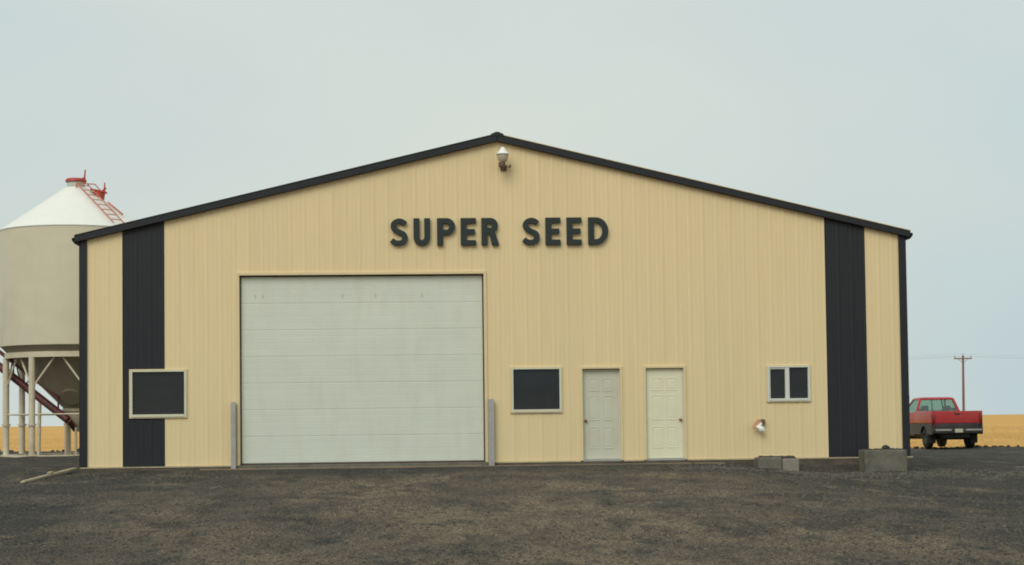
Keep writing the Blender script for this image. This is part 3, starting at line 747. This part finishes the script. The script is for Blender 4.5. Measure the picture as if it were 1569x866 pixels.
# roof ladder
az0 = R(47); t_ = Vector((math.sin(az0), math.cos(az0), 0)) * .21
ra, rb_ = onroof(.38, az0, .12), onroof(2.56, az0, .12)
for s_ in (-1, 1):
    mb = MB(); mb.tube(ra + t_ * s_, rb_ + t_ * s_, .022, n=8); mb.build('ladder_rail', REDLAD, S)
for i in range(8):
    p = ra.lerp(rb_, (i + .4) / 8); mb = MB(); mb.tube(p - t_, p + t_, .016, n=6); mb.build('ladder_rung', REDLAD, S)
mb = MB(); mb.tube(ra - t_ * 1, ra - t_ + Vector((-.02, 0, -.2)), .02, n=6); mb.tube(ra - t_, ra + Vector((.40, .15, .0)), .02, n=6); mb.tube(ra + Vector((.40, .15, 0)), ra + Vector((.62, .1, -.25)), .02, n=6); mb.build('grab_rail', REDLAD, S)
q0, q1 = onroof(1.35, R(28), .10), onroof(2.0, R(30), .10)
mb = MB(); mb.tube(q0, q1, .035, n=8); mb.build('hold_down', REDLAD, S)
# ring beam, hopper, legs
mb = MB(); mb.lathe([(RB - .28, 3.18), (RB - .15, 3.18), (RB - .15, 3.36), (RB - .28, 3.36), (RB - .28, 3.18)], (SX, SY, 0), 72); mb.build('ring_beam', SILOLEG, S, smooth=True)
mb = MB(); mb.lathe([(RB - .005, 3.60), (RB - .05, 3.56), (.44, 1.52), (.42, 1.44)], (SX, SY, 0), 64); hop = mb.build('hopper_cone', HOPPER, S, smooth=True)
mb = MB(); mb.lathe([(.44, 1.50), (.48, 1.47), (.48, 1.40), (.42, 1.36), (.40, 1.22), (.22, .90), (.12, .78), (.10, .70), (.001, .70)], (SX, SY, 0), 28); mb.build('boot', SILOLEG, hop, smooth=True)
dn = Vector((0, -1, -.95)).normalized(); pc = Vector((SX - .02, SY - .86, 1.93))
mb = MB(); mb.tube(pc - dn * .04, pc + dn * .10, .30, n=22); mb.tube(pc + dn * .10, pc + dn * .12, .33, n=22); mb.build('inspection_hatch', HOPPER, hop)
NL = 8; RL = RB - .20; a0 = R(-27.4)
tops = []
for i in range(NL):
    a = a0 + i * 2 * math.pi / NL; x, y = SX + RL * math.sin(a), SY - RL * math.cos(a); tops.append((x, y))
    leg = MB(); leg.tube((x, y, SG + .03), (x, y, 3.20), .105, n=14); leg = leg.build('leg', SILOLEG, S, smooth=True)
    mb = MB(); mb.lathe([(.12, .92), (.15, .92), (.15, .99), (.12, .99)], (x, y, 0), 12); mb.build('collar', SILOLEG, leg)
    mb = MB(); mb.box((x - .16, y - .16, SG - .05), (x + .16, y + .16, SG + .035)); mb.build('foot_plate', SILOLEG, leg)
for i in range(NL):
    (xa, ya), (xb, yb) = tops[i], tops[(i + 1) % NL]; mx_, my_ = (xa + xb) / 2, (ya + yb) / 2
    for (x, y) in ((xa, ya), (xb, yb)):
        mb = MB(); mb.tube((x + (mx_ - x) * .08, y + (my_ - y) * .08, 2.25), (x + (mx_ - x) * .86, y + (my_ - y) * .86, 3.20), .032, n=8); mb.build('brace', SILOLEG, S)
    mb = MB(); mb.tube((xa, ya, 1.30), (xb, yb, 1.30), .022, n=8); mb.build('tie_rod', SILOLEG, S)
mb = MB(); mb.lathe([(RL - .14, SG - .06), (RL + .16, SG - .06), (RL + .16, SG + .045), (RL - .14, SG + .045), (RL - .14, SG - .06)], (SX, SY, 0), 48); mb.build('base_ring', SILOLEG, S)

# ------------------------------------------------------------------ grain auger
A = empty('grain_auger', (-13.6, 21.5, SG)); tag(A, 'dark red grain auger slanting up left beneath the grain bin', 'auger')
p0, p1 = Vector((-13.42, 21.14, 1.10)), Vector((-15.86, 22.0, 2.94))
dv = p1 - p0; p2 = p0 + dv * 2.6
mb = MB(); mb.tube(p0, p2, .13, n=16); mb.build('tube', AUGER, A, smooth=True)
upv = Vector((0, 0, .50))
r0, r2 = p0 + dv * .13 + upv, p0 + dv * 2.3 + upv
mb = MB(); mb.bar(r0, r2, .08, .11); mb.build('top_rail', AUGER, A)
for t in (.14, .52, .80, 1.1, 1.5, 1.9, 2.25):
    p = p0 + dv * t; mb = MB(); mb.bar(p + Vector((0, 0, .05)), p + upv, .05, .06, (0, 1, 0)); mb.build('strut', AUGER, A)
mb = MB(); mb.tube(p0 + Vector((.02, 0, .02)), Vector((-13.30, 21.75, .80)), .10, n=12); mb.build('feed_tube', AUGER, A)
pl_ = p0 + dv * .41
mb = MB(); mb.tube((pl_.x - .04, pl_.y, SG - .05), (pl_.x, pl_.y, pl_.z), .06, n=10); mb.build('support_leg', SILOLEG, A)
pw_ = p0 + dv * 1.75
for s_ in (-1, 1):
    side = Vector((dv.y, -dv.x, 0)).normalized() * s_
    b_ = Vector((pw_.x, pw_.y, 0)) + side * 1.1
    mb = MB(); mb.bar((b_.x, b_.y, .28), pw_, .07, .07); mb.build('undercarriage', AUGER, A)
    mb = MB(); mb.tube(b_ + Vector((0, 0, .23)) - side * .09, b_ + Vector((0, 0, .23)) + side * .09, .33, n=20); mb.build('wheel', RUBBER, A)
for (x, y, wd, h) in ((-13.50, 21.2, .045, 1.05), (-13.22, 21.5, .045, .86)):
    mb = MB(); mb.tube((x, y, SG - .05), (x, y, h), wd, n=8); mb.build('intake_stand', SILOLEG, A)

# ------------------------------------------------------------------ pickup truck (heading +y, tail towards the yard)
TX, TY = 19.0, 27.6
TG = float(ground_z(TX, TY + 1, False)) + .005
T = empty('pickup_truck', (TX, TY, TG)); tag(T, 'red pickup truck with dark lower body parked beyond the building', 'pickup')
def tb(a, b): return (TX + a[0], TY + a[1], TG + a[2]), (TX + b[0], TY + b[1], TG + b[2])
def tbox(name, a, b, m, parent=None, bevel=.02, seg=2): return MB().box(*tb(a, b)).build(name, m, parent or T, bevel=bevel, seg=seg, smooth=True)
def tp(x, y, z): return (TX + x, TY + y, TG + z)
def arch_side(y0, y1, zlo, zhi, axle, rad):
    """side panel outline (y,z) with a wheel arch cut in its lower edge"""
    a = [(y0, zlo)]
    pts = []
    for i in range(13):
        t = math.pi * (1 - i / 12); yy, zz = axle + rad * math.cos(t), .42 + rad * math.sin(t)
        if zz > zlo and y0 < yy < y1: pts.append((yy, zz))
    pts = [(pts[0][0], zlo)] + pts + [(pts[-1][0], zlo)]
    return a + pts + [(y1, zlo), (y1, zhi), (y0, zhi)]
AX_R, AX_F = 1.15, 4.75
for s_ in (-1, 1):
    x0_, x1_ = sorted((s_ * 1.0, s_ * .90))
    # upper red and lower dark panels of the box side, cut by the arch
    mb = MB(); mb.prism([(TY + y, TG + z) for y, z in arch_side(.06, 2.42, .98, 1.46, AX_R, .50) if True] if False else [(TY + .06, TG + .985), (TY + 2.42, TG + .985), (TY + 2.42, TG + 1.46), (TY + .06, TG + 1.46)], 'x', TX + x0_, TX + x1_)
    mb.build('box_side', TRUCKR, T, bevel=.035, seg=3, smooth=True)
    mb = MB(); mb.prism([(TY + y, TG + z) for y, z in arch_side(.06, 2.42, .56, .98, AX_R, .47)], 'x', TX + x0_ + .004 * (s_ < 0), TX + x1_ - .004 * (s_ > 0))
    mb.build('lower_side', TRUCKD, T)
    x0_, x1_ = sorted((s_ * .985, s_ * .88))
    mb = MB(); mb.box(tp(x0_, 2.46, .985), tp(x1_, 4.18, 1.42)); mb.build('door', TRUCKR, T, bevel=.03, seg=3, smooth=True)
    mb = MB(); mb.box(tp(x0_ + .004, 2.46, .50), tp(x1_ - .004, 4.18, .98)); mb.build('lower_side', TRUCKD, T, bevel=.02)
    mb = MB(); mb.prism([(TY + 4.20, TG + .985), (TY + 5.55, TG + .985), (TY + 5.58, TG + 1.18), (TY + 5.45, TG + 1.26), (TY + 4.2, TG + 1.36)], 'x', TX + x0_, TX + x1_); mb.build('fender', TRUCKR, T, bevel=.03, seg=3, smooth=True)
    mb = MB(); mb.prism([(TY + y, TG + z) for y, z in arch_side(4.20, 5.58, .52, .98, AX_F, .46)], 'x', TX + x0_ + .003, TX + x1_ - .003); mb.build('lower_side', TRUCKD, T)
    # wheels
    for ay in (AX_R, AX_F):
        cxw = s_ * .82
        mb = MB(); mb.lathe([(.20, -.13), (.34, -.135), (.395, -.11), (.41, -.07), (.41, .07), (.395, .11), (.34, .135), (.20, .13)], tp(cxw, ay, .41), 28, 'x')
        wh = mb.build('tyre', RUBBER, T, smooth=True)
        mb = MB(); mb.lathe([(.001, -.02 * 1), (.08, -.10), (.16, -.08), (.205, -.125), (.21, .125), (.16, .08), (.08, .10), (.001, .02)], tp(cxw, ay, .41), 20, 'x'); mb.build('rim', RIM, wh, smooth=True)
    # tail lamp
    x0_, x1_ = sorted((s_ * .985, s_ * .865))
    tbox('tail_lamp', (x0_, .028, .95), (x1_, .075, 1.30), TAIL, bevel=.012)
    # mirror
    x0_, x1_ = sorted((s_ * 1.0, s_ * 1.20))
    tbox('mirror', (x0_, 3.92, 1.40), (x1_, 4.02, 1.60), TRUCKD, bevel=.02)
    # mudflap
    x0_, x1_ = sorted((s_ * .96, s_ * .68))
    tbox('mudflap', (x0_, .60, .22), (x1_, .615, .62), RUBBER, bevel=.002, seg=1)
tg = tbox('tailgate', (-.86, .035, .985), (.86, .095, 1.455), TRUCKR, bevel=.025, seg=3)
tbox('handle', (-.11, .022, 1.31), (.11, .045, 1.37), TRUCKD, tg, bevel=.008)
tbox('lower_panel', (-.86, .045, .70), (.86, .095, .98), TRUCKD, bevel=.012)
tbox('box_floor', (-.89, .10, .80), (.89, 2.42, .86), TRUCKD, bevel=.004)
tbox('box_front', (-.89, 2.36, .86), (.89, 2.42, 1.45), TRUCKR, bevel=.01)
bmp = MB(); prof = [(-.98, .06), (-.97, -.05), (-.85, -.13), (.85, -.13), (.97, -.05), (.98, .06)]
bmp.prism([(TX + x, TY + y) for x, y in prof], 'z', TG + .60, TG + .80); bmp = bmp.build('bumper', TRUCKD, T, bevel=.02, smooth=True)
for s_ in (-1, 1):
    x0_, x1_ = sorted((s_ * .28, s_ * .90))
    tbox('step_pad', (x0_, -.140, .69), (x1_, -.128, .76), CHROME, bmp, bevel=.006)
tbox('licence_plate', (-.15, -.144, .63), (.16, -.134, .77), PLATE, bmp, bevel=.004)
tbox('chassis', (-.55, .25, .42), (.55, 5.4, .62), TRUCKD, bevel=.02)
tbox('rear_axle', (-.75, AX_R - .07, .34), (.75, AX_R + .07, .48), TRUCKD, bevel=.04)
tbox('front_axle', (-.75, AX_F - .06, .34), (.75, AX_F + .06, .46), TRUCKD, bevel=.03)
# cab
tbox('cab_back', (-.88, 2.46, .62), (.88, 2.52, 1.43), TRUCKR, bevel=.012)
mb = MB(); mb.prism([(TY + 4.16, TG + .98), (TY + 5.62, TG + .98), (TY + 5.60, TG + 1.16), (TY + 5.35, TG + 1.28), (TY + 4.16, TG + 1.42)], 'x', TX - .80, TX + .80); mb.build('hood', TRUCKR, T, bevel=.04, seg=3, smooth=True)
tbox('front_bumper', (-.96, 5.60, .50), (.96, 5.74, .72), CHROME, bevel=.04)
tbox('grille', (-.55, 5.60, .76), (.55, 5.66, 1.10), TRUCKD, bevel=.02)
for s_ in (-1, 1): x0_, x1_ = sorted((s_ * .60, s_ * .90)); tbox('headlight', (x0_, 5.60, .86), (x1_, 5.66, 1.06), CHROME, bevel=.02)
# greenhouse: belt rectangle to roof rectangle
bl = dict(rl=(-.86, 2.50, 1.42), rr=(.86, 2.50, 1.42), fl=(-.86, 4.30, 1.40), fr=(.86, 4.30, 1.40))
tl = dict(rl=(-.66, 2.64, 1.93), rr=(.66, 2.64, 1.93), fl=(-.64, 3.62, 1.93), fr=(.64, 3.62, 1.93))
roofm = MB()
ro, n2 = [], []
def rring(k, z): return [tp(-.70 * k, 2.60 + (1 - k) * .5, z), tp(.70 * k, 2.60 + (1 - k) * .5, z), tp(.68 * k, 3.68 - (1 - k) * .5, z), tp(-.68 * k, 3.68 - (1 - k) * .5, z)]
lv = [rring(1.0, 1.915), rring(1.0, 1.955), rring(.93, 1.995), rring(.70, 2.02)]
roofm.add([p for q in lv for p in q], [(4 * j + i, 4 * j + (i + 1) % 4, 4 * j + 4 + (i + 1) % 4, 4 * j + 4 + i) for j in range(3) for i in range(4)] + [(12, 13, 14, 15), (3, 2, 1, 0)])
roofm.build('cab_roof', TRUCKR, T, bevel=.012, smooth=True)
for k in ('rl', 'rr', 'fl', 'fr'):
    mb = MB(); mb.bar(tp(*bl[k]), tp(*tl[k]), .09 if k[0] == 'r' else .06, .10 if k[0] == 'r' else .06, (0, 1, 0)); mb.build('pillar', TRUCKR, T, bevel=.01)
for s_, kr, kf in ((-1, 'rl', 'fl'), (1, 'rr', 'fr')):
    mid_b = Vector(bl[kr]).lerp(Vector(bl[kf]), .30); 
    mb = MB(); q = [bl[kr], bl[kf], tl[kf], tl[kr]]; mb.add([tp(*p) for p in q] + [tp(p[0] - s_ * .006, p[1], p[2]) for p in q], [(0, 1, 2, 3), (7, 6, 5, 4)]); mb.build('side_window', CABGLASS, T)
for nm, ks in (('rear_window', ('rl', 'rr')), ('windshield', ('fl', 'fr'))):
    dy = .006 if nm[0] == 'r' else -.006
    mb = MB(); q = [bl[ks[0]], bl[ks[1]], tl[ks[1]], tl[ks[0]]]; mb.add([tp(*p) for p in q] + [tp(p[0], p[1] + dy, p[2]) for p in q], [(0, 1, 2, 3), (7, 6, 5, 4)]); mb.build(nm, CABGLASS, T)
for xm in (-.22, .22):
    mb = MB(); mb.bar(tp(xm, 2.495, 1.43), tp(xm * .9, 2.635, 1.92), .025, .02, (0, 1, 0)); mb.build('window_divider', INTER, T)
tbox('bench_seat', (-.78, 2.62, .90), (.78, 2.90, 1.50), INTER, bevel=.06)
for xs_ in (-.45, .45): tbox('headrest', (xs_ - .15, 2.70, 1.50), (xs_ + .15, 2.80, 1.68), INTER, bevel=.04)
tbox('dashboard', (-.80, 3.95, 1.15), (.80, 4.22, 1.41), INTER, bevel=.05)
mb = MB(); mb.tube(tp(-.42, 3.60, 1.38), tp(-.42, 3.66, 1.42), .19, n=18); mb.build('steering_wheel', INTER, T)
tbox('cab_floor', (-.86, 2.52, .55), (.86, 4.2, .62), TRUCKD, bevel=.01)
mb = MB(); mb.tube(tp(-.62, 4.35, 1.35), tp(-.62, 4.28, 2.1), .008, n=5); mb.build('antenna', INTER, T)

# ------------------------------------------------------------------ utility pole and wires
UX, UY = 79.25, 215.0
U = empty('utility_pole', (UX, UY, FZ)); tag(U, 'brown wooden utility pole with a single crossarm in the field', 'utility pole')
mb = MB(); mb.tube((UX, UY, FZ - .3), (UX + .12, UY, 9.55), .21, .15, 12); mb.build('pole', POLEW, U, smooth=True)
mb = MB(); mb.box((UX - 1.30, UY - .26, 9.04), (UX + 1.38, UY - .12, 9.22)); mb.build('crossarm', POLEW, U)
ins = (-1.15, .12, 1.22)
for i_, dx in enumerate(ins):
    zb_ = 9.22 if i_ != 1 else 9.55
    yb_ = UY - .19 if i_ != 1 else UY
    mb = MB(); mb.lathe([(.02, 0), (.02, .10), (.075, .10), (.085, .16), (.05, .19), (.07, .24), (.03, .30), (.001, .31)], (UX + dx, yb_, zb_), 10); mb.build('insulator', PORC, U, smooth=True)
for s_ in (-1, 1):
    mb = MB(); mb.bar((UX + .06, UY - .24, 8.45), (UX + .05 + s_ * .75, UY - .24, 9.06), .03, .05); mb.build('brace', POLEW, U)
for i_, dx in enumerate(ins):
    zb_ = (9.50, 9.83, 9.50)[i_]; yb_ = UY - .19 if i_ != 1 else UY
    mb = MB()
    pts = []
    for k in range(-24, 25):
        t = k / 24 * 95; q = abs(t) / 95
        pts.append(Vector((UX + dx + t, yb_ + t * .06, zb_ - 2.2 * 4 * q * (1 - q) * .55)))
    for a, b in zip(pts, pts[1:]): mb.tube(a, b, .008, n=5, caps=False)
    tag(mb.build('power_line', WIRE), ('thin overhead wire on the left end of the pole crossarm', 'thin overhead wire over the very top of the utility pole', 'thin overhead wire on the right end of the pole crossarm')[i_], 'wire', 'wires on the utility pole')
